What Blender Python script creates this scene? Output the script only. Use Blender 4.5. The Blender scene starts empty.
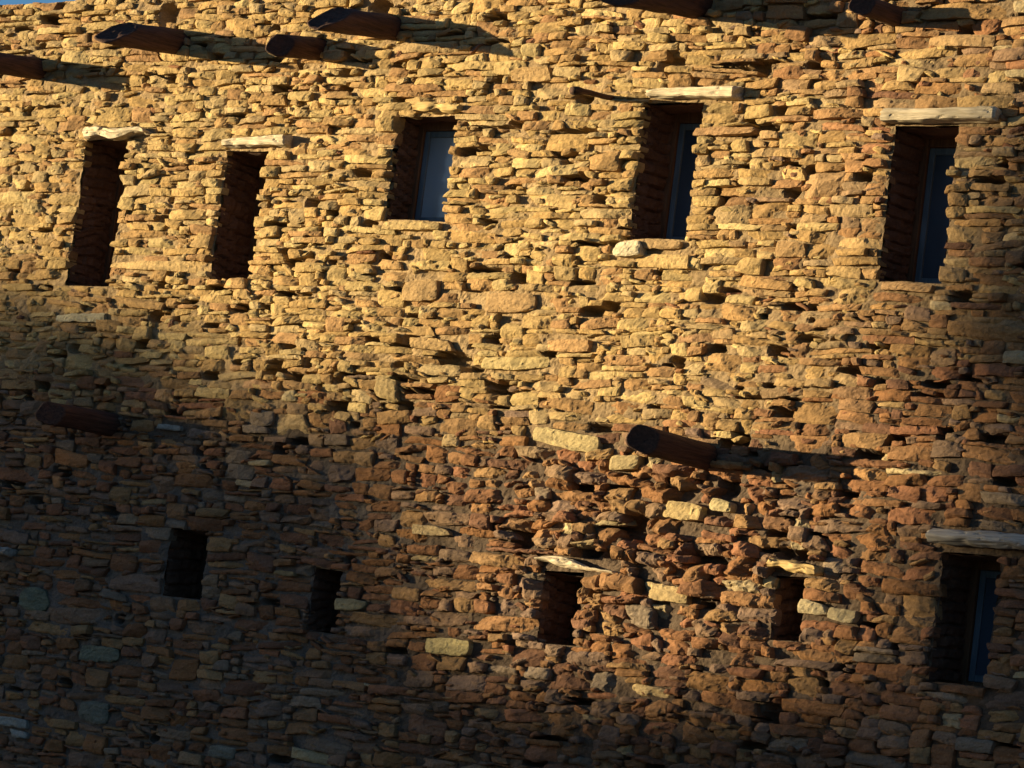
import bpy, math, random
import numpy as np
from mathutils import Vector, Matrix

# ------------------------------------------------------------------ camera, sky, sun
random.seed(7)
rng = np.random.default_rng(11)
scene = bpy.context.scene
C = scene.collection
ZC = 4.0                                        # height of the picture centre on the wall
AL, BE, RO = math.radians(40.0), math.radians(5.7), math.radians(7.25)
dv = Vector((-math.sin(AL)*math.cos(BE), math.cos(AL)*math.cos(BE), math.sin(BE)))
rv = Vector((math.cos(AL), math.sin(AL), 0.0)); uv = rv.cross(dv)
r2 = rv*math.cos(RO) + uv*math.sin(RO); u2 = -rv*math.sin(RO) + uv*math.cos(RO)
cam_d = bpy.data.cameras.new('camera'); cam = bpy.data.objects.new('camera', cam_d); C.objects.link(cam)
cam.matrix_world = Matrix(((r2.x, u2.x, -dv.x, -dv.x*24), (r2.y, u2.y, -dv.y, -dv.y*24),
                           (r2.z, u2.z, -dv.z, -dv.z*24 + ZC), (0, 0, 0, 1)))
cam_d.sensor_width = 36; cam_d.lens = 3690/1024*36; cam_d.clip_end = 3000
scene.camera = cam

SUN_AZ, SUN_EL = math.radians(58.0), math.radians(2.0)     # azimuth from the wall's normal towards the left
s_dir = Vector((-math.sin(SUN_AZ)*math.cos(SUN_EL), -math.cos(SUN_AZ)*math.cos(SUN_EL), math.sin(SUN_EL)))
world = bpy.data.worlds.new('World'); scene.world = world; world.use_nodes = True
wn = world.node_tree; bg = wn.nodes['Background']
sky = wn.nodes.new('ShaderNodeTexSky'); sky.sky_type = 'NISHITA'; sky.sun_disc = False
sky.sun_elevation = SUN_EL; sky.sun_rotation = math.atan2(s_dir.x, s_dir.y)
sky.air_density = 1.0; sky.dust_density = 1.5; sky.ozone_density = 3.0; sky.altitude = 2000
wn.links.new(sky.outputs[0], bg.inputs[0]); bg.inputs[1].default_value = 0.11
sun_d = bpy.data.lights.new('sun', 'SUN'); sun = bpy.data.objects.new('sun', sun_d); C.objects.link(sun)
sun_d.energy = 5.0; sun_d.angle = math.radians(0.53); sun_d.color = (1.0, 0.775, 0.43)
sun.rotation_euler = s_dir.to_track_quat('Z', 'Y').to_euler()
scene.view_settings.view_transform = 'Standard'; scene.view_settings.look = 'None'
scene.view_settings.exposure = 1.55; scene.view_settings.gamma = 1.0

# ------------------------------------------------------------------ helpers
def link(name, mesh, parent=None):
    o = bpy.data.objects.new(name, mesh); C.objects.link(o)
    if parent: o.parent = parent
    return o
def empty(name, label, cat, loc=(0, 0, 0)):
    o = bpy.data.objects.new(name, None); C.objects.link(o); o.location = loc
    o['label'] = label; o['category'] = cat
    return o

_T = rng.random((64, 64, 64)).astype(np.float32)
def vnoise(x, y, z):
    xi = np.floor(x).astype(np.int64); yi = np.floor(y).astype(np.int64); zi = np.floor(z).astype(np.int64)
    fx = x-xi; fy = y-yi; fz = z-zi
    fx = fx*fx*(3-2*fx); fy = fy*fy*(3-2*fy); fz = fz*fz*(3-2*fz)
    xi &= 63; yi &= 63; zi &= 63; x1 = (xi+1) & 63; y1 = (yi+1) & 63; z1 = (zi+1) & 63
    a = _T[xi, yi, zi]*(1-fx)+_T[x1, yi, zi]*fx; b = _T[xi, y1, zi]*(1-fx)+_T[x1, y1, zi]*fx
    c = _T[xi, yi, z1]*(1-fx)+_T[x1, yi, z1]*fx; d = _T[xi, y1, z1]*(1-fx)+_T[x1, y1, z1]*fx
    return ((a*(1-fy)+b*fy)*(1-fz)+(c*(1-fy)+d*fy)*fz)*2-1
def fbm(x, y, z, o=3, g=0.5):
    s = 0; a = 1
    for k in range(o):
        s = s+a*vnoise(x+7.3*k, y+3.1*k, z+11.7*k); a *= g; x = x*2.03; y = y*2.03; z = z*2.03
    return s
def sstep(t): t = np.clip(t, 0, 1); return t*t*(3-2*t)

def mesh_np(name, v, quads, cols=None, mats=(), mat_idx=None, smooth=False):
    me = bpy.data.meshes.new(name)
    v = np.ascontiguousarray(v, np.float32); q = np.ascontiguousarray(quads, np.int32)
    me.vertices.add(len(v)); me.vertices.foreach_set('co', v.ravel())
    k = q.shape[1]
    me.loops.add(q.size); me.loops.foreach_set('vertex_index', q.ravel())
    me.polygons.add(len(q)); me.polygons.foreach_set('loop_start', np.arange(len(q), dtype=np.int32)*k)
    me.polygons.foreach_set('loop_total', np.full(len(q), k, np.int32))
    for m in mats: me.materials.append(m)
    if mat_idx is not None: me.polygons.foreach_set('material_index', np.ascontiguousarray(mat_idx, np.int32))
    me.polygons.foreach_set('use_smooth', np.full(len(q), smooth))
    if cols is not None:
        at = me.color_attributes.new('tint', 'FLOAT_COLOR', 'POINT')
        at.data.foreach_set('color', np.ascontiguousarray(np.c_[cols, np.ones(len(cols))], np.float32).ravel())
    me.update(calc_edges=True); me.validate()
    return me

# ------------------------------------------------------------------ materials
def new_mat(name):
    m = bpy.data.materials.new(name); m.use_nodes = True
    nt = m.node_tree; return m, nt, nt.nodes['Principled BSDF']
def noise_node(nt, scale, detail=4, rough=0.6, vec=None):
    n = nt.nodes.new('ShaderNodeTexNoise'); n.inputs['Scale'].default_value = scale
    n.inputs['Detail'].default_value = detail; n.inputs['Roughness'].default_value = rough
    if vec is not None: nt.links.new(vec, n.inputs['Vector'])
    return n
def ramp(nt, fac, stops):
    r = nt.nodes.new('ShaderNodeValToRGB'); e = r.color_ramp.elements
    while len(e) < len(stops): e.new(0.5)
    for i, (p, c) in enumerate(stops):
        e[i].position = p; e[i].color = (*c, 1) if len(c) == 3 else c
    nt.links.new(fac, r.inputs[0]); return r
def mixc(nt, a, b, mode='MULTIPLY', f=1.0):
    m = nt.nodes.new('ShaderNodeMix'); m.data_type = 'RGBA'; m.blend_type = mode
    m.inputs[0].default_value = f
    nt.links.new(a, m.inputs[6]); nt.links.new(b, m.inputs[7]); return m.outputs[2]
def bump(nt, bsdf, h, strength, dist):
    b = nt.nodes.new('ShaderNodeBump'); b.inputs['Strength'].default_value = strength
    b.inputs['Distance'].default_value = dist; nt.links.new(h, b.inputs['Height'])
    nt.links.new(b.outputs[0], bsdf.inputs['Normal'])
def geo_pos(nt, sc=(1, 1, 1)):
    g = nt.nodes.new('ShaderNodeTexCoord'); mp = nt.nodes.new('ShaderNodeMapping')
    mp.inputs['Scale'].default_value = sc; nt.links.new(g.outputs['Object'], mp.inputs[0]); return mp.outputs[0]

def stone_material(name, var, bs):
    m, nt, b = new_mat(name)
    at = nt.nodes.new('ShaderNodeAttribute'); at.attribute_name = 'tint'
    p = geo_pos(nt); pb = geo_pos(nt, (0.5, 0.7, 2.6))
    n1 = noise_node(nt, 9, 5, .65, pb); r1 = ramp(nt, n1.outputs[0], [(.25, (1-var,)*3), (.75, (1+var*.6, 1+var*.55, 1+var*.4))])
    n2 = noise_node(nt, 70, 4, .7, p); r2_ = ramp(nt, n2.outputs[0], [(.3, (.72, .7, .68)), (.7, (1.15, 1.15, 1.15))])
    c = mixc(nt, at.outputs[0], r1.outputs[0]); c = mixc(nt, c, r2_.outputs[0])
    nt.links.new(c, b.inputs['Base Color'])
    b.inputs['Roughness'].default_value = .93; b.inputs['Specular IOR Level'].default_value = .2
    n3 = noise_node(nt, 95, 6, .72, pb); bump(nt, b, n3.outputs[0], bs, .012)
    return m
M_STONE = stone_material('sandstone', .35, .75)
M_MORTAR = stone_material('mud_mortar', .25, .9)

def wood_material(name, dark, light, along=(1, 14, 14), rough=.85, bs=.5):
    m, nt, b = new_mat(name)
    p = geo_pos(nt, along)
    n = noise_node(nt, 4, 6, .65, p); n.inputs['Distortion'].default_value = .6
    r = ramp(nt, n.outputs[0], [(.3, dark), (.68, light)])
    n2 = noise_node(nt, 3, 3, .5, geo_pos(nt)); rr = ramp(nt, n2.outputs[0], [(.3, (.7,)*3), (.7, (1.1,)*3)])
    nt.links.new(mixc(nt, r.outputs[0], rr.outputs[0]), b.inputs['Base Color'])
    b.inputs['Roughness'].default_value = rough; b.inputs['Specular IOR Level'].default_value = .25
    bump(nt, b, n.outputs[0], bs, .01)
    return m
M_LINTEL = wood_material('bleached_wood', (.36, .29, .19), (.78, .68, .50), along=(1.2, 22, 34), bs=.9)
M_GREYWOOD = wood_material('grey_wood', (.20, .18, .155), (.46, .42, .36))
M_OCHRE = wood_material('ochre_wood', (.36, .24, .09), (.60, .44, .20))
M_BEAM = wood_material('weathered_log', (.028, .015, .011), (.115, .055, .037), along=(16, 1, 16), rough=.8, bs=.9)
M_FRAMEWOOD = wood_material('brown_frame_wood', (.06, .035, .02), (.16, .09, .05), along=(14, 14, 1))
M_BLUE = wood_material('blue_painted_wood', (.06, .10, .14), (.11, .165, .22), along=(10, 10, .8), rough=.55, bs=.15)
def glass_material(name, col):
    m, nt, b = new_mat(name)
    n = noise_node(nt, 1.6, 3, .5, geo_pos(nt, (2, 2, .8)))
    r = ramp(nt, n.outputs[0], [(.3, tuple(c*.75 for c in col)), (.7, tuple(c*1.2 for c in col))])
    nt.links.new(r.outputs[0], b.inputs['Base Color'])
    b.inputs['Roughness'].default_value = .12; b.inputs['IOR'].default_value = 1.5
    bump(nt, b, n.outputs[0], .04, .02)
    return m
M_GLASS = glass_material('window_glass', (.04, .065, .10))
M_GLASSPALE = glass_material('pale_window_glass', (.18, .26, .34))
M_GLASSDARK = glass_material('dark_window_glass', (.02, .02, .02))
M_DARKBOARD = wood_material('dark_board', (.02, .014, .01), (.05, .035, .025), along=(10, 10, 1))

# ------------------------------------------------------------------ the wall: openings and masonry
DEPTH = 0.27
# name, x0, x1, sill, head (relative to ZC), lintel (x0, x1, z_left, z_right, thickness, kind)
OPEN = [
 ('W1', -4.325, -3.88, .575, 1.655, (-4.35, -3.72, 1.70, 1.70, .085, 'pale_rough')),
 ('W2', -2.885, -2.48, .640, 1.565, (-2.92, -2.32, 1.615, 1.63, .085, 'pale')),
 ('W3', -1.295, -0.765, 1.060, 1.800, (-1.18, -0.76, 1.845, 1.835, .085, 'ochre')),
 ('W4', .80, 1.26, .960, 1.850, (.79, 1.51, 1.905, 1.905, .085, 'pale')),
 ('W5', 2.745, 3.21, .720, 1.675, (2.64, 3.46, 1.730, 1.735, .095, 'plank')),
 ('V1', -2.93, -2.56, -1.605, -1.125, None),
 ('V2', -1.54, -1.29, -1.725, -1.295, None),
 ('V3', .45, .77, -1.655, -1.205, (.354, 1.005, -1.125, -1.165, .055, 'stick')),
 ('V4', 2.28, 2.50, -1.49, -1.105, (2.18, 2.55, -1.035, -1.055, .075, 'ochre')),
 ('W6', 3.42, 3.83, -1.655, -.885, (3.31, 4.22, -.80, -.79, .10, 'log')),
 ('V0', -4.93, -4.60, -1.90, -1.45, (-5.0, -4.50, -1.39, -1.39, .07, 'log')),
]
BEAMS = [  # base, tip, radius, normal of the cut at the tip
 ((-4.95, 2.205), (-5.00, -.62, 2.14), .080, (.5, -.8, .3)),
 ((-3.511, 2.370), (-3.52, -.60, 2.295), .090, (.35, -.60, .72)),
 ((-2.156, 2.285), (-2.152, -.35, 2.225), .078, (.60, -.80, .05)),
 ((-1.471, 2.418), (-1.469, -.62, 2.330), .088, (.35, -.60, .72)),
 ((1.116, 2.519), (1.119, -.74, 2.410), .118, (.6, -.7, .3)),
 ((2.674, 2.360), (2.673, -.38, 2.345), .066, (.55, -.8, .1)),
 ((-3.642, -.419), (-3.645, -.60, -.430), .086, (.58, -.81, .05)),
 ((1.627, -.404), (1.640, -.66, -.385), .088, (.58, -.81, -.05)),
]
SPECIAL = [ # x0,x1,z0,z1,colour,shape squircle,proud,tilt
 (-4.34, -4.03, -1.80, -1.62, (.27, .30, .22), .9, .0, 0), (-3.645, -3.237, -2.10, -2.00, (.30, .33, .25), .5, .0, 0),
 (-3.556, -3.268, -2.53, -2.37, (.26, .27, .22), .3, .0, 0), (-4.365, -4.076, -2.65, -2.57, (.55, .55, .50), .2, .01, 0),
 (-4.225, -4.04, -2.715, -2.65, (.55, .55, .50), .2, .01, 0), (-.261, .262, .09, .18, (.52, .41, .20), .25, .02, .02),
 (.73, .956, .835, .945, (.66, .58, .42), .8, .05, .03), (-1.29, -1.05, -1.572, -1.479, (.50, .43, .25), .4, .02, .06),
 (-.454, -.073, -1.79, -1.68, (.48, .40, .20), .35, .02, 0), (1.395, 1.696, -.82, -.71, (.56, .43, .22), .3, .05, -.05),
 (2.485, 2.688, -1.325, -1.245, (.54, .45, .28), .4, .03, -.08), (2.695, 2.90, -1.345, -1.262, (.54, .45, .28), .3, .03, -.08),
 (-.67, -.351, -1.03, -.95, (.45, .35, .20), .4, .02, 0), (1.332, 1.641, -1.325, -1.235, (.50, .38, .20), .35, .03, -.03),
 (-2.292, -2.013, -2.66, -2.565, (.34, .34, .28), .5, .0, 0), (.913, 1.128, -.528, -.439, (.50, .40, .22), .3, .03, 0),
 (1.735, 1.917, -.744, -.664, (.50, .42, .24), .3, .03, 0), (-3.161, -2.916, -.43, -.373, (.46, .46, .42), .3, .02, -.05),
 (-1.892, -1.68, -1.385, -1.335, (.42, .32, .17), .4, .02, 0), (-.889, -.556, .19, .285, (.45, .31, .15), .3, .02, 0),
 (.262, .608, .21, .30, (.43, .27, .13), .3, .02, .04), (-1.032, -.723, .538, .673, (.44, .30, .15), .25, .03, .1),
 (-.31, .114, .474, .606, (.42, .28, .14), .2, .02, .03), (-4.331, -3.833, .315, .367, (.46, .42, .30), .3, .02, .06),
 (.24, .78, -.395, -.285, (.52, .42, .22), .25, .03, -.075), (-.3, .02, 2.0, 2.11, (.43, .29, .14), .3, .02, 0),
 (2.819, 3.176, .655, .716, (.42, .27, .14), .4, .03, 0), (-1.284, -.793, .985, 1.053, (.47, .35, .17), .4, .03, .01),
 (-3.865, -2.902, .693, .765, (.46, .33, .16), .25, .02, .015), (.80, 1.24, .89, .955, (.42, .29, .15), .4, .01, 0),
 (1.234, 1.70, 1.62, 1.68, (.40, .25, .13), .3, .02, 0),
]
CAV = [(-3.753, -3.549, 2.489, 2.682), (-1.728, -1.506, 2.535, 2.612), (-1.315, -1.188, 1.823, 1.941),
 (.690, .835, .953, 1.057), (.847, 1.065, 2.033, 2.21), (1.569, 1.748, 1.987, 2.148), (1.413, 1.6, 1.189, 1.33), (1.583, 1.776, 1.635, 1.795),
 (1.017, 1.23, -.985, -.796), (1.728, 1.904, -.645, -.477), (.144, .351, -1.072, -.879), (.59, .8, -.723, -.583), (1.608, 1.90, -1.10, -.98),
 (-.70, -.42, .108, .2), (-2.666, -2.501, 1.357, 1.464), (.175, .301, 1.285, 1.5), (2.276, 2.459, -2.036, -1.856)]
XL, XR, ZB, ZT = -6.4, 5.2, -4.0, 2.72
OPEN = [(n, a, b, c, d, l and (l[0]+.065, l[1]+.055)+l[2:]) for n, a, b, c, d, l in OPEN]
OBST = []
for n, x0, x1, z0, z1, l in OPEN:
    OBST.append((x0, x1, z0, z1))
    if l:
        OBST.append((l[0], l[1], z1-.004, max(l[2], l[3])+l[4]*.5))

# --- skyline packing of rubble, bed by bed
DX = .01; NB = int((XR-XL)/DX)
HS = np.full(NB, ZB) + np.repeat(rng.random(NB//8+1)*.05, 8)[:NB]
bx = XL+(np.arange(NB)+.5)*DX
obs_for = []
for i in range(NB):
    obs_for.append(sorted([(o[2], o[3]) for o in OBST if o[0]-.001 <= bx[i] <= o[1]+.001]))
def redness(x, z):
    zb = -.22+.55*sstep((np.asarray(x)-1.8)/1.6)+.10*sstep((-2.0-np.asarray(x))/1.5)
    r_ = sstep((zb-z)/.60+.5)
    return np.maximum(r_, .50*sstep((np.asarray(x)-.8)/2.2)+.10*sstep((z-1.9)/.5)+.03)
stones = []
def top_limit(i0, i1, z):
    m = 9.
    for i in range(i0, i1):
        for a, b in obs_for[i]:
            if z < b-.01: m = min(m, a); break
    return m
guard = 0
while guard < 30000:
    guard += 1
    i = int(np.argmin(HS)); z = HS[i]
    if z > ZT-.01: break
    j0 = i
    while j0 > 0 and HS[j0-1] <= z+.012: j0 -= 1
    j1 = i+1
    while j1 < NB and HS[j1] <= z+.012: j1 += 1
    zz = float(HS[j0:j1].max()); wseg = j1-j0
    x_mid = XL+(j0+j1)*.5*DX
    red = float(redness(x_mid, zz))
    hm = .048+.018*red
    if x_mid > 2.5 and zz > -.3: hm = .052
    if wseg <= 3:                           # narrow slot: a chink of mortar or a sliver
        nb = min(HS[j0-1] if j0 > 0 else 9, HS[j1] if j1 < NB else 9)
        HS[j0:j1] = min(nb, zz+.08) if nb < 8 else zz+.08
        for k in range(j0, j1):
            for a, b in obs_for[k]:
                if HS[k] > a-.012 and HS[k] < b: HS[k] = b
        continue
    w = int(max(5, np.clip(rng.lognormal(math.log(.215+.01*red), .48), .05, .66)/DX))
    if rng.random() < .13: w = int(rng.uniform(4, 9))
    if wseg-w < 6: w = wseg if wseg < 56 else wseg//2
    w = min(w, wseg)
    left = rng.random() < .5
    a0 = j0 if left else j1-w; a1 = a0+w
    h = float(np.clip(rng.lognormal(math.log(hm), .36), .026, .17))
    h = min(h, max(.03, w*DX*.6))
    nbh = HS[a0-1] if left and a0 > 0 else (HS[a1] if a1 < NB else 9)
    if abs(nbh-(zz+h)) < .022: h = max(.022, nbh-zz)
    lim = top_limit(a0, a1, zz)
    if zz+h > lim-.03: h = max(.015, lim-zz)
    if zz+h > ZT: h = max(.02, ZT-zz)
    edge_open = False
    for o in OBST:
        if zz+h > o[2]+.01 and zz < o[3]-.01:
            if abs(XL+a1*DX-o[0]) < .03 or abs(XL+a0*DX-o[1]) < .03: edge_open = True
    stones.append((XL+a0*DX, XL+a1*DX, zz, zz+h, edge_open))
    HS[a0:a1] = zz+h
    for k in range(a0, a1):
        for a, b in obs_for[k]:
            if HS[k] > a-.012 and HS[k] < b: HS[k] = b

TAN = [(.42, .30, .135), (.46, .345, .16), (.40, .27, .115), (.48, .37, .18), (.38, .245, .11), (.44, .315, .14), (.41, .31, .165), (.36, .22, .105)]
RED = [(.25, .125, .062), (.21, .105, .055), (.28, .155, .075), (.18, .095, .06), (.26, .125, .07), (.23, .15, .10), (.30, .185, .09), (.20, .135, .10), (.27, .135, .06)]
GREY = [(.21, .165, .125), (.18, .135, .10), (.24, .185, .135), (.20, .14, .105)]
BUFF = [(.46, .35, .19), (.42, .34, .20), (.36, .29, .18)]
recs = []
def overlaps(s, r, f=.35):
    ox = min(s[1], r[1])-max(s[0], r[0]); oz = min(s[3], r[3])-max(s[2], r[2])
    return ox > 0 and oz > 0 and ox*oz > f*(s[1]-s[0])*(s[3]-s[2])
holes = list(CAV)
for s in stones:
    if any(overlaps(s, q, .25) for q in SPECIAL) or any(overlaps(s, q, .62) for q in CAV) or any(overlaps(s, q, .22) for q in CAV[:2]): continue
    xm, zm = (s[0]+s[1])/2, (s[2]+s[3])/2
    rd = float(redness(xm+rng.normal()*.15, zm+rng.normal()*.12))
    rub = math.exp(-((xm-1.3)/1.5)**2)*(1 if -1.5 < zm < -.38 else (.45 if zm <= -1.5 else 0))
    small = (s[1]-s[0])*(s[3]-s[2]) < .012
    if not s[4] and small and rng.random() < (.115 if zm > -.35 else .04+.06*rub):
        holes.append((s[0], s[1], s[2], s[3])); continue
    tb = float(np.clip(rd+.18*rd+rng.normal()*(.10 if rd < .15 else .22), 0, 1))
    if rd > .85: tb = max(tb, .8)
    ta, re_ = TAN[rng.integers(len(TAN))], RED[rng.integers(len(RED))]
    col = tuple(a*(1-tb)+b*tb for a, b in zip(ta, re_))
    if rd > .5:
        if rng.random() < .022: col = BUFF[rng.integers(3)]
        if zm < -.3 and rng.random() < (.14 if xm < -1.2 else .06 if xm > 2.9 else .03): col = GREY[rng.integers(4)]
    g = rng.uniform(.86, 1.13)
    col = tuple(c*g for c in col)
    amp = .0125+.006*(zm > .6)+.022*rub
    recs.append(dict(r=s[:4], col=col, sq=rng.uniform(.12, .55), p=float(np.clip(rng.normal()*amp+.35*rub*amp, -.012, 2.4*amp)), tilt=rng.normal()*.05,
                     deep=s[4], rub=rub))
for k in range(3000):                            # small chinking shards pressed into the joints
    xs, zs = rng.uniform(XL+.2, XR-.2), rng.uniform(-3.3, ZT-.04)
    if any(o[0]-.06 < xs < o[1]+.06 and o[2]-.03 < zs < o[3]+.03 for o in OBST): continue
    if any(q[0]-.03 < xs < q[1]+.03 and q[2]-.02 < zs < q[3]+.02 for q in SPECIAL+CAV): continue
    w, h = rng.uniform(.035, .13), rng.uniform(.016, .036)
    rd = float(redness(xs, zs)); col = RED[rng.integers(len(RED))] if rng.random() < rd else TAN[rng.integers(len(TAN))]
    g = rng.uniform(.8, 1.15)
    recs.append(dict(r=(xs-w/2, xs+w/2, zs-h/2, zs+h/2), col=tuple(c*g for c in col), sq=rng.uniform(.2, .9), p=rng.uniform(-.014, .016), tilt=rng.normal()*.22, deep=False, rub=.25))
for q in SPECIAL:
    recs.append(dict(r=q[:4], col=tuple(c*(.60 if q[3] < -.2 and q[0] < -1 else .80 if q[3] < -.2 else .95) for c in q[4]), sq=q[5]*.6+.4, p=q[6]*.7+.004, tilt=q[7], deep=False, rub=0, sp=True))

def warp(x, z):
    dz = .022*vnoise(x*.9+3, np.full_like(x, 1.5), z*1.7+9)+.010*vnoise(x*3.1, np.full_like(x, 7.5), z*3.)
    dxx = .012*vnoise(x*2+31, np.full_like(x, 4.5), z*2+5)
    return dxx, dz
def bulge(x, z): return .03*vnoise(x*.55, np.full_like(x, 20.5), z*.7)

V, Q, COL, SID, MI = [], [], [], [], []
base = 0
AA, BB, CX, CZ, HW, HH, PP, SQ, TL, RK, BK, ID, RB = ([] for _ in range(13))
for k, s in enumerate(recs):
    x0, x1, z0, z1 = s['r']; w, h = x1-x0, z1-z0
    vis = -5.8 < x0 and x1 < 4.7 and z0 > -3.25
    st = .0115 if vis else .03
    nu, nv = max(4, int(w/st)+1), max(4, int(h/st)+1)
    a = np.linspace(-1, 1, nu); b = np.linspace(-1, 1, nv)
    a = np.r_[-1, a, 1]; b = np.r_[-1, b, 1]
    A, B = np.meshgrid(a, b)
    rk = np.zeros_like(A); rk[0] = rk[-1] = 1; rk[:, 0] = rk[:, -1] = 1
    n = A.size; idx = np.arange(n).reshape(A.shape)+base
    Q.append(np.stack([idx[:-1, :-1], idx[:-1, 1:], idx[1:, 1:], idx[1:, :-1]], -1).reshape(-1, 4))
    AA.append(A.ravel()); BB.append(B.ravel()); RK.append(rk.ravel())
    o = np.ones(n)
    # joints: shrink each stone a little; ragged quadrilateral
    cj = rng.normal(size=4)*min(.22, .016/h); ej = rng.normal(size=4)*min(.20, .026/w)
    A1, B1 = A.ravel(), B.ravel()
    ca = (cj[0]*(1-A1)*(1-B1)+cj[1]*(1+A1)*(1-B1)+cj[2]*(1-A1)*(1+B1)+cj[3]*(1+A1)*(1+B1))/4
    cb = (ej[0]*(1-A1)*(1-B1)+ej[1]*(1+A1)*(1-B1)+ej[2]*(1-A1)*(1+B1)+ej[3]*(1+A1)*(1+B1))/4
    jt = .002-.007*s['rub']+(.0045 if z1 < -.3 and x0 < .2 else 0)
    sa = A1*np.sqrt(1-s['sq']*B1**2/2*min(1, h/w*1.2)); sb = B1*np.sqrt(1-s['sq']*A1**2/2)
    lx = (sa+cb)*(w/2-jt); lz = (sb+ca)*(h/2-jt)
    t = s['tilt']; lx, lz = lx-lz*t, lz+lx*t
    # hewn face: lower envelope of random planes
    npl = 5
    sl = rng.normal(size=(npl, 2))*(.17 if not s.get('sp') else .06)*(1+1.6*s['rub']); off = np.abs(rng.normal(size=npl))*.008*(1+1.5*s['rub'])
    f = np.min(off[:, None]+sl[:, :1]*lx[None]+sl[:, 1:]*(lz[None])*1.6, axis=0)
    f = f-f.max()*.6
    e = np.maximum(np.abs(A1)**1, np.abs(B1))
    rim = .002+.006*rng.random()+.008*s['rub']
    y = -(s['p']+.012+f)+rim*np.maximum(0, (e-.62)/.38)**4
    bk = .085
    y = np.where(RK[-1] > 0, bk, y)
    V.append(np.stack([lx+(x0+x1)/2, y, lz+(z0+z1)/2], -1)); COL.append(np.repeat([s['col']], n, 0))
    SID.append(np.full(n, k*1.731)); RB.append(np.full(n, s['rub']))
    base += n
V = np.concatenate(V); COL = np.concatenate(COL); SID = np.concatenate(SID); RK = np.concatenate(RK); RB = np.concatenate(RB)
x, y, z = V.T
front = 1-RK
ns = fbm(x*11+SID, SID*3.1, z*30, 3, .55); n2 = fbm(x*55+SID, SID, z*75, 2, .6); n3 = 1-np.abs(fbm(x*20, SID*2.3, z*45, 2))*1.2
y = y-front*(ns*(.0050+.011*RB)+n2*.0030+n3*.0045*(1+RB))
ex = fbm(x*22, SID, z*22, 2); ez = fbm(x*22+50, SID+9, z*22, 2)
x = x+ex*(.007+.005*RB); z = z+ez*(.0048+.004*RB)
dx_, dz_ = warp(x, z)
y = y-bulge(x, z)*(front*.0+1.0)
sv = np.stack([x+dx_, y, z+dz_+ZC], -1)
# tint drift inside a stone (iron bands)
band = fbm(x*3+SID, SID, z*18, 2)
blot = fbm(x*.9, np.full_like(x, 40.), z*1.1, 3)
COL = COL*(1+.16*band+.13*blot)[:, None]
SQf = np.concatenate(Q); nS = len(sv); fS = len(SQf)

# --- mortar bed behind the stones: one rough sheet with the openings left out
st = .0125
gx = np.arange(XL, XR+st, st); gz = np.arange(ZB, ZT+st*.5, st); gz[-1] = ZT
GX, GZ = np.meshgrid(gx, gz); mx, mz = GX.ravel(), GZ.ravel()
for o in OPEN:                              # snap the sheet to the edges of the openings
    for xe in (o[1], o[2]): pass
hz = fbm(mx*7, np.full_like(mx, 2.5), mz*11, 4, .55); lo = fbm(mx*1.1, np.full_like(mx, 8.5), mz*1.6, 2)
upper = 1-redness(mx, mz)
rubm = np.exp(-((mx-1.3)/1.5)**2)*sstep((-.3-mz)/.15)
my = .022+.010*rubm-.015*hz-.020*upper*np.clip(lo-.12, -.3, 1)-.006*fbm(mx*36, np.full_like(mx, 3.), mz*44, 3)
for h in holes:
    wx, wz = (h[1]-h[0])/2, (h[3]-h[2])/2
    d = ((np.abs(mx-(h[0]+h[1])/2)/wx)**2.6+(np.abs(mz-(h[2]+h[3])/2)/wz)**2.6)**.38+.35*hz
    my = np.where(d < 1.2, my+.125*sstep((1.2-d)/.6), my)
my = np.minimum(my, .17)
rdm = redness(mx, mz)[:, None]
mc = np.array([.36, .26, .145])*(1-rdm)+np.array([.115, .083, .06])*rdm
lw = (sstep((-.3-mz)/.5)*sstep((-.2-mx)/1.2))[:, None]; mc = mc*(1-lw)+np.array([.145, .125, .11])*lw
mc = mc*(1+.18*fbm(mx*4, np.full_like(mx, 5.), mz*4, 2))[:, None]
dxm, dzm = warp(mx, mz)
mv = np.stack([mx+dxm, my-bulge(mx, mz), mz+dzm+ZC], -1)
NX, NZ = len(gx), len(gz); idx = np.arange(NX*NZ).reshape(NZ, NX)
mq = np.stack([idx[:-1, :-1], idx[:-1, 1:], idx[1:, 1:], idx[1:, :-1]], -1)
cxm = (GX[:-1, :-1]+GX[1:, 1:])/2; czm = (GZ[:-1, :-1]+GZ[1:, 1:])/2
keep = np.ones_like(cxm, bool)
for o in OPEN: keep &= ~((cxm > o[1]) & (cxm < o[2]) & (czm > o[3]) & (czm < o[4]))
mq = mq[keep]

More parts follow.
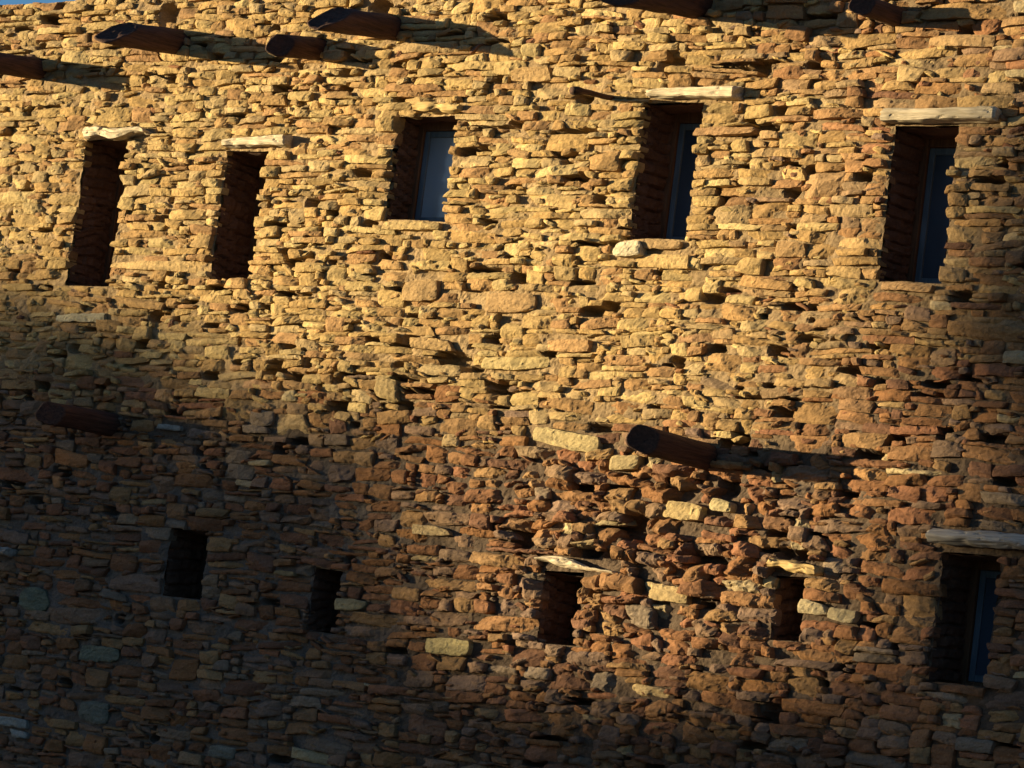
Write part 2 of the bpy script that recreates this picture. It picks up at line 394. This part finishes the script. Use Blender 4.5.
# --- reveals: rough coursed cheeks, sill and soffit of every opening
rvs, rqs, rcs = [], [], []
nb_ = 0
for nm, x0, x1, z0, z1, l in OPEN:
    g = .0
    yy = np.linspace(.03, .62, 30)
    def sheet(P0, du, nu, axis):
        global nb_
        u = np.linspace(0, 1, nu); U, Yv = np.meshgrid(u, yy)
        P = np.zeros((U.size, 3)); P[:, 0] = P0[0]+du[0]*U.ravel(); P[:, 2] = P0[1]+du[1]*U.ravel(); P[:, 1] = Yv.ravel()
        if axis == 'x':       # cheek: courses of stone ends
            rowz = np.floor(P[:, 2]/.072+.95*vnoise(P[:, 2]*0+x0, P[:, 1]*4, P[:, 2]*3))
            rr = np.abs((P[:, 2]/.072+.95*vnoise(P[:, 2]*0+x0, P[:, 1]*4, P[:, 2]*3))-rowz-.5)*2
            off = .022*vnoise(rowz*1.7, np.floor(P[:, 1]/.16)+rowz*.5, rowz*0+x0)-.028*np.maximum(0, (rr-.6)/.4)**2+.008*fbm(P[:, 1]*30, P[:, 2]*30, P[:, 2]*0, 2)
            P[:, 0] += off*(1 if P0[0] == x0-g else -1)
        else: P[:, 2] += .010*fbm(P[:, 0]*9, P[:, 1]*9, P[:, 0]*0+3, 3)
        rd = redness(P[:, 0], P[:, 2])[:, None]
        cc = (np.array([.135, .08, .056])*(1-rd)+np.array([.125, .075, .054])*rd)*(1+.25*vnoise(P[:, 0]*3, P[:, 1]*6, P[:, 2]*14))[:, None]  # reveals tinted darker than the wall stones, standing in for recess shade
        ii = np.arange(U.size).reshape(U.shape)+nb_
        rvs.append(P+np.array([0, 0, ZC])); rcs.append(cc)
        rqs.append(np.stack([ii[:-1, :-1], ii[:-1, 1:], ii[1:, 1:], ii[1:, :-1]], -1).reshape(-1, 4)); nb_ += U.size
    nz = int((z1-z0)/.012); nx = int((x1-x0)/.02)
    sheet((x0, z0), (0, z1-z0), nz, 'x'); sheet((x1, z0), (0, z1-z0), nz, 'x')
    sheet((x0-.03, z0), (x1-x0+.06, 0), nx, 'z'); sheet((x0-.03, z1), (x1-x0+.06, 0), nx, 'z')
rv_, rc_, rq_ = np.concatenate(rvs), np.concatenate(rcs), np.concatenate(rqs)

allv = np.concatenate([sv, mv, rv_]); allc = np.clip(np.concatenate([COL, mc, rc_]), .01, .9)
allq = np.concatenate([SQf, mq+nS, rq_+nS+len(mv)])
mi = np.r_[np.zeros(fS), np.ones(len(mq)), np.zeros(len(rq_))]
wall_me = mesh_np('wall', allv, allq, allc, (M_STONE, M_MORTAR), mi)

B = empty('stone_building', 'rough sandstone rubble building with log beam ends and narrow deep set windows in its wall', 'building', (0, 0, 0))
link('wall', wall_me, B)

# ------------------------------------------------------------------ rest of the building: plain side and rear walls, flat roof
class MB:
    def __init__(s): s.v = []; s.f = []
    def box(s, x0, x1, y0, y1, z0, z1):
        n = len(s.v); s.v += [(x0, y0, z0), (x1, y0, z0), (x1, y1, z0), (x0, y1, z0), (x0, y0, z1), (x1, y0, z1), (x1, y1, z1), (x0, y1, z1)]
        s.f += [tuple(n+i for i in q) for q in ((0, 3, 2, 1), (4, 5, 6, 7), (0, 1, 5, 4), (1, 2, 6, 5), (2, 3, 7, 6), (3, 0, 4, 7))]
    def build(s, name, mat, parent, bev=0, smooth=False):
        me = bpy.data.meshes.new(name); me.from_pydata(s.v, [], s.f); me.materials.append(mat)
        if smooth: me.polygons.foreach_set('use_smooth', np.full(len(me.polygons), True))
        o = link(name, me, parent)
        if bev:
            b = o.modifiers.new('bevel', 'BEVEL'); b.width = bev; b.segments = 2; b.limit_method = 'ANGLE'
        return o
def rubble_material():
    m, nt, b = new_mat('rubble_wall')
    br = nt.nodes.new('ShaderNodeTexBrick'); p = geo_pos(nt, (1, 1, 1))
    sp = nt.nodes.new('ShaderNodeSeparateXYZ'); nt.links.new(p, sp.inputs[0])
    ad = nt.nodes.new('ShaderNodeMath'); nt.links.new(sp.outputs[0], ad.inputs[0]); nt.links.new(sp.outputs[1], ad.inputs[1])
    cb = nt.nodes.new('ShaderNodeCombineXYZ'); nt.links.new(ad.outputs[0], cb.inputs[0]); nt.links.new(sp.outputs[2], cb.inputs[1])
    nt.links.new(cb.outputs[0], br.inputs['Vector'])
    br.inputs['Color1'].default_value = (.40, .26, .13, 1); br.inputs['Color2'].default_value = (.28, .15, .08, 1); br.inputs['Mortar'].default_value = (.2, .15, .1, 1)
    br.inputs['Scale'].default_value = 1; br.inputs['Brick Width'].default_value = .24; br.inputs['Row Height'].default_value = .08; br.inputs['Mortar Size'].default_value = .012
    nt.links.new(br.outputs[0], b.inputs['Base Color']); b.inputs['Roughness'].default_value = .95
    bump(nt, b, br.outputs[1], -.6, .03); return m
M_RUB = rubble_material()
ZTOP = ZC+ZT
m = MB(); m.box(XL, XL+.55, .12, 8, 0, ZTOP); m.build('side_wall', M_RUB, B)
m = MB(); m.box(XR-.55, XR, .12, 8, 0, ZTOP); m.build('side_wall', M_RUB, B)
m = MB(); m.box(XL+.55, XR-.55, 7.5, 8, 0, ZTOP); m.build('rear_wall', M_RUB, B)
m = MB(); m.box(XL+.55, XR-.55, .6, 7.5, ZTOP-.5, ZTOP-.3); m.build('roof', M_RUB, B)
# parapet capping: the thickness of the front wall at its top
m = MB(); m.box(XL+.55, XR-.55, .2, .6, ZTOP-.28, ZTOP-.06); m.build('parapet', M_RUB, B)

# ------------------------------------------------------------------ windows: frame (the window), pane, lintel
def lintel_mesh(name, x0, x1, za, zb, th, kind, mat, parent):
    n, mseg = 70, 26
    u = np.linspace(0, 1, n); ph = np.linspace(0, 2*np.pi, mseg, endpoint=False)
    vs = []
    sd = abs(x0)*3.7
    for i, t in enumerate(u):
        cx = x0+(x1-x0)*t; cz = za+(zb-za)*t
        hz, hy = th*.42, .07
        if kind == 'pale': hz *= .62+.5*t
        if kind == 'stick':
            hz *= .35+1.0*math.exp(-((t-.33)/.22)**2); hy = .055; cz += .012*math.sin(t*5+.4)
        if kind == 'pale_rough': hz *= 1.15-.75*sstep(np.array((t-.45)/.6)); cz += .012*math.sin(t*9)
        if kind == 'ochre': hz *= 1.0-.35*t+.15*math.sin(t*13+sd)
        for p in ph:
            c, s_ = math.cos(p), math.sin(p)
            k = .0 if kind in ('log', 'stick') else .75
            e = max(abs(c), abs(s_)); c2 = c*(1-k)+c/e*k; s2 = s_*(1-k)+s_/e*k
            endr = min(1, min(t, 1-t)*n/2.0+.72)
            vs.append((cx, -.012+c2*hy*endr-.03*(kind in ('log', 'plank')), ZC+cz+s2*hz*endr))
    v = np.array(vs); X, Y, Z = v.T
    amp = {'plank': .007, 'pale': .007, 'log': .011, 'stick': .008, 'ochre': .014, 'pale_rough': .015}[kind]
    gr = fbm(X*2.5+sd, Y*60, Z*70, 3); lump = fbm(X*9+sd, Y*12, Z*12, 2)
    crk = np.maximum(0, 1-np.abs(fbm(X*3+sd, Y*9+5, Z*48, 2))*7)
    Z = Z+amp*lump+.004*gr; Y = Y+amp*lump-.005*gr+.012*crk
    jag = (np.repeat(u, mseg) < .02)*-1.+(np.repeat(u, mseg) > .98)*1.
    X = X+jag*.012*fbm(Y*40, Z*40, X*0+sd, 2)
    v = np.stack([X, Y, Z], -1)
    f = [(i*mseg+j, i*mseg+(j+1) % mseg, (i+1)*mseg+(j+1) % mseg, (i+1)*mseg+j) for i in range(n-1) for j in range(mseg)]
    f += [tuple(range(mseg-1, -1, -1)), tuple((n-1)*mseg+j for j in range(mseg))]
    f = [tuple(reversed(q)) for q in f]
    me = bpy.data.meshes.new(name); me.from_pydata(v.tolist(), [], f); me.materials.append(mat)
    return link(name, me, parent)
LM = dict(pale=M_LINTEL, pale_rough=M_LINTEL, plank=M_LINTEL, ochre=M_OCHRE, stick=M_LINTEL, log=M_GREYWOOD)
LLAB = dict(pale='pale squared timber lintel', pale_rough='pale lintel with a splintered narrowing end', plank='bleached plank lintel with grain cracks',
            ochre='rough ochre lintel', stick='thin crooked branch lintel with a dark knot', log='grey weathered log lintel')
for nm, x0, x1, z0, z1, l in OPEN:
    a0, a1, b0, b1 = x0-.03, x1+.03, ZC+z0-.02, ZC+z1+.02
    d = {'W1': .37, 'W2': .38, 'W4': .33, 'W5': .34, 'W6': .39, 'W3': .235}.get(nm, DEPTH)
    m = MB()
    if nm[0] == 'W':
        fw = .045
        m.box(a0, a0+fw+.02, d, d+.07, b0, b1); m.box(a1-fw-.02, a1, d, d+.07, b0, b1)
        m.box(a0+fw+.02, a1-fw-.02, d+.002, d+.068, b1-fw-.03, b1); m.box(a0+fw+.02, a1-fw-.02, d+.002, d+.068, b0, b0+fw+.02)
        w = m.build('window', M_FRAMEWOOD, B, .006)
        s = MB(); i0, i1, k0, k1 = a0+fw+.022, a1-fw-.022, b0+fw+.022, b1-fw-.032
        sw = .042
        s.box(i0, i0+sw, d+.02, d+.06, k0, k1); s.box(i1-sw, i1, d+.02, d+.06, k0, k1)
        s.box(i0+sw, i1-sw, d+.022, d+.058, k1-sw, k1); s.box(i0+sw, i1-sw, d+.022, d+.058, k0, k0+sw)
        so = s.build('sash', M_FRAMEWOOD if nm in ('W1', 'W2') else M_BLUE, w, .005)
        g = MB(); g.box(i0+sw-.005, i1-sw+.005, d+.036, d+.044, k0+sw-.005, k1-sw+.005); g.build('pane', M_GLASSDARK if nm in ('W1', 'W2') else M_GLASSPALE if nm == 'W3' else M_GLASS, w)
    else:
        m.box(a0, a1, d+.1, d+.14, b0, b1); w = m.build('vent_opening', M_DARKBOARD, B)
    if l:
        lo_ = lintel_mesh('lintel', *l, LM[l[5]], w); lo_['label'] = LLAB[l[5]]

# ------------------------------------------------------------------ projecting log beams
for (bxz, tip, R, cn) in BEAMS:
    Bp = Vector((bxz[0], 0, bxz[1]+ZC)); T = Vector((tip[0], tip[1], tip[2]+ZC))
    ax = (T-Bp).normalized(); S0 = Bp-ax*.28; Ltot = (T-S0).length
    sx = Vector((1, 0, 0)); sz = sx.cross(ax).normalized()*-1; sx = ax.cross(sz).normalized()
    cnv = Vector(cn).normalized()
    n, ms = 40, 30
    vs = []
    for i in range(n+1):
        for j in range(ms):
            p = 2*math.pi*j/ms
            c_, s_ = math.cos(p), math.sin(p); sqr = 1/(abs(c_)**3+abs(s_)**3)**(1/3)
            p2 = .35; dr = (sx*(c_*math.cos(p2)-s_*math.sin(p2))+sz*(c_*math.sin(p2)+s_*math.cos(p2)))*sqr
            t_end = ((T-S0).dot(cnv)-(dr*R).dot(cnv))/ax.dot(cnv)
            t_end = min(t_end, Ltot+1.5*R)
            vs.append(tuple(S0+ax*(t_end*(i/n))+dr*R*(.98-.07*i/n)))
    v = np.array(vs); sd = bxz[0]*5.1
    rad = v-(np.array(S0)+np.outer((v-np.array(S0))@np.array(ax), np.array(ax)))
    k = .07*fbm(v[:, 0]*9+sd, v[:, 1]*2.0, v[:, 2]*9, 2)+.05*fbm(v[:, 0]*45+sd, v[:, 1]*3, v[:, 2]*45, 2)
    v = v+rad*k[:, None]
    f = [(i*ms+j, i*ms+(j+1) % ms, (i+1)*ms+(j+1) % ms, (i+1)*ms+j) for i in range(n) for j in range(ms)]
    # end face: rings shrinking to a slightly hollow centre
    last = n*ms; v = v.tolist(); cen = np.mean(np.array(v)[last:last+ms], 0)
    prev = last
    for q in (.93, .75, .5, .25):
        st0 = len(v)
        for j in range(ms):
            pt = cen+(np.array(v[last+j])-cen)*q; nn = vnoise(*[np.array([c*22.+sd]) for c in pt])[0]
            pt = pt-np.array(cnv)*(.004*(1-q)+.008*nn-(.006 if q > .9 else 0)); v.append(pt.tolist())
        f += [(prev+j, prev+(j+1) % ms, st0+(j+1) % ms, st0+j) for j in range(ms)]; prev = st0
    f.append(tuple(prev+j for j in range(ms)))
    me = bpy.data.meshes.new('roof_beam'); me.from_pydata(v, [], f); me.materials.append(M_BEAM)
    me.polygons.foreach_set('use_smooth', np.array([len(q) == 4 for q in f]))
    link('roof_beam', me, B)

# thin wooden peg beside a lintel
m = MB()
p0, p1 = Vector((.531, .08, 1.905+ZC)), Vector((.56, -.44, 1.842+ZC))
ms = 8; axp = (p1-p0).normalized(); ux = Vector((1, 0, 0)); uz = ux.cross(axp)
for i in range(9):
    for j in range(ms):
        a = 2*math.pi*j/ms; rr = .018+(.010 if i > 6 else 0)
        m.v.append(tuple(p0.lerp(p1, i/8)+(ux*math.cos(a)+uz*math.sin(a))*rr+Vector((0, 0, -.006*math.sin(i*.8)))))
m.f += [(i*ms+j, i*ms+(j+1) % ms, (i+1)*ms+(j+1) % ms, (i+1)*ms+j) for i in range(8) for j in range(ms)]+[tuple(8*ms+j for j in range(ms))]
m.build('peg', M_BEAM, B, smooth=True)

# ------------------------------------------------------------------ ground to the horizon
def ground():
    m_, nt, b = new_mat('dry_earth')
    n = noise_node(nt, .8, 8, .65, geo_pos(nt)); r = ramp(nt, n.outputs[0], [(.3, (.16, .11, .07)), (.7, (.30, .22, .15))])
    nt.links.new(r.outputs[0], b.inputs['Base Color']); b.inputs['Roughness'].default_value = 1
    bump(nt, b, n.outputs[0], .4, .1)
    g = np.r_[-1200, -500, -200, np.linspace(-90, 90, 61), 200, 500, 1200]
    X, Y = np.meshgrid(g, g); Z = .12*fbm(X.ravel()*.12, Y.ravel()*.12, X.ravel()*0, 3)-.12
    nearw = np.clip((np.hypot(X.ravel(), Y.ravel())-14)/20, 0, 1); Z = Z*nearw-.005
    i = np.arange(X.size).reshape(X.shape)
    q = np.stack([i[:-1, :-1], i[:-1, 1:], i[1:, 1:], i[1:, :-1]], -1).reshape(-1, 4)
    o = link('ground', mesh_np('ground', np.stack([X.ravel(), Y.ravel(), Z], -1), q, None, (m_,), None, True)); o['kind'] = 'structure'
ground()
# ------------------------------------------------------------------ trees standing across the yard, between the low sun and the wall
def leaf_material(name, c0, c1):
    m_, nt, b = new_mat(name)
    n = noise_node(nt, 3, 3, .5, geo_pos(nt)); r = ramp(nt, n.outputs[0], [(.3, c0), (.7, c1)])
    nt.links.new(r.outputs[0], b.inputs['Base Color']); b.inputs['Roughness'].default_value = .8; return m_
M_LEAF = leaf_material('juniper_leaf', (.04, .06, .03), (.09, .11, .05))
M_BARK = wood_material('tree_bark', (.07, .05, .035), (.18, .13, .09), along=(12, 12, 1.5))
def tree(name, label, D, e, trunk_h, lobes, n_leaf, leaf=.16):
    sh = Vector((-math.sin(SUN_AZ), -math.cos(SUN_AZ), 0)); eh = Vector((math.cos(SUN_AZ), -math.sin(SUN_AZ), 0))
    o = sh*D+eh*e
    root = empty(name, label, 'tree', (o.x, o.y, 0))
    vs, fs = [], []
    def limb(pts, rr):
        n0 = len(vs); k = 9
        for i, p in enumerate(pts):
            for j in range(k):
                a = 2*math.pi*j/k; vs.append((p[0]+math.cos(a)*rr[i], p[1]+math.sin(a)*rr[i], p[2]))
        for i in range(len(pts)-1):
            for j in range(k): fs.append((n0+i*k+j, n0+i*k+(j+1) % k, n0+(i+1)*k+(j+1) % k, n0+(i+1)*k+j))
    tp = [(rng.normal()*.06*i, rng.normal()*.06*i, trunk_h*i/6-.35) for i in range(7)]
    limb(tp, [.28*(1-i/7.2)+.02 for i in range(7)])
    P = []
    tot = sum(l[3]*l[4]*l[3] for l in lobes)
    for (le, lb, lz, rx, rz) in lobes:
        c = eh*(le-e)+sh*lb+Vector((0, 0, lz))
        b0 = tp[min(6, max(1, int(6*lz/trunk_h*.7)))]
        mid = [(b0[0]+(c.x-b0[0])*t+rng.normal()*.08, b0[1]+(c.y-b0[1])*t+rng.normal()*.08, b0[2]+(c.z-b0[2])*t+.25*t*(1-t)) for t in np.linspace(0, 1, 6)]
        limb(mid, list(np.linspace(.11, .02, 6)))
        k = int(n_leaf*rx*rx*rz/tot)
        u = rng.normal(size=(k, 3)); u /= np.linalg.norm(u, axis=1)[:, None]
        u *= (rng.random(k)**.4*(1+.22*fbm(u[:, 0]*2.6+le, u[:, 1]*2.6, u[:, 2]*2.6+lz, 2)))[:, None]
        P.append(np.array(c)+u*np.array([rx, rx, rz]))
    P = np.concatenate(P); k = len(P)
    a = rng.normal(size=(k, 3)); a /= np.linalg.norm(a, axis=1)[:, None]
    b = np.cross(a, rng.normal(size=(k, 3))); b /= np.linalg.norm(b, axis=1)[:, None]
    sz = leaf*rng.uniform(.5, 1.3, k)[:, None]
    lv = np.stack([P-a*sz, P+b*sz*.28, P+a*sz, P-b*sz*.28], 1).reshape(-1, 3)
    me = bpy.data.meshes.new('trunk'); me.from_pydata(vs, [], fs); me.materials.append(M_BARK); link('trunk', me, root)
    link('crown', mesh_np('crown', lv, np.arange(len(lv)).reshape(-1, 4), None, (M_LEAF,)), root)
    return root
def lobes_in(ce, cz, rx, rz, n, r0, sd):
    g = np.random.default_rng(sd); L = []
    for i in range(n):
        a = 2*math.pi*i/n*1.0+g.normal()*.2; q = .72*math.sqrt(g.uniform(.35, 1))
        L.append((ce+rx*q*math.cos(a), g.normal()*rx*.35, cz+rz*q*math.sin(a), r0*g.uniform(.8, 1.2), r0*g.uniform(.7, 1.0)))
    return L+[(ce, 0, cz, rx*.62, rz*.62)]
tree('juniper_tree', 'broad juniper tree whose shade covers the lower left of the wall', 70, -2.4, 4.6, lobes_in(-2.5, 3.45, 3.25, 3.4, 17, 1.05, 3)+[(-2.6, .3, 6.35, .9, .7), (-1.7, -.3, 6.15, .7, .6), (-.9, .2, 5.8, .6, .6)], 21000)
tree('juniper_tree', 'tall juniper tree shading the left edge of the wall', 52, -4.4, 6.5, lobes_in(-4.2, 5.2, 1.6, 3.0, 10, .75, 5), 8000)
tree('pine_tree', 'tall pine tree whose shade falls along the right edge of the wall', 75, 3.4, 9.8, lobes_in(3.72, 6.8, 2.05, 4.9, 19, .8, 8)+[(2.4, .2, 4.6, .75, .7), (2.15, -.2, 3.5, .85, .8), (2.75, 0, 5.8, .8, .8), (2.2, .3, 2.7, 1.0, .8), (2.9, .3, 4.0, .9, .9), (2.35, 0, 5.5, .85, .75), (2.15, .3, 4.6, .95, .8), (2.6, -.2, 6.4, .8, .7), (1.9, 0, 3.9, .95, .8)], 40000)
tree('juniper_tree', 'small sparse juniper tree shading the foot of the wall', 75, .95, 3.2, lobes_in(1.05, 3.65, 1.45, 1.75, 8, .55, 9), 7500)
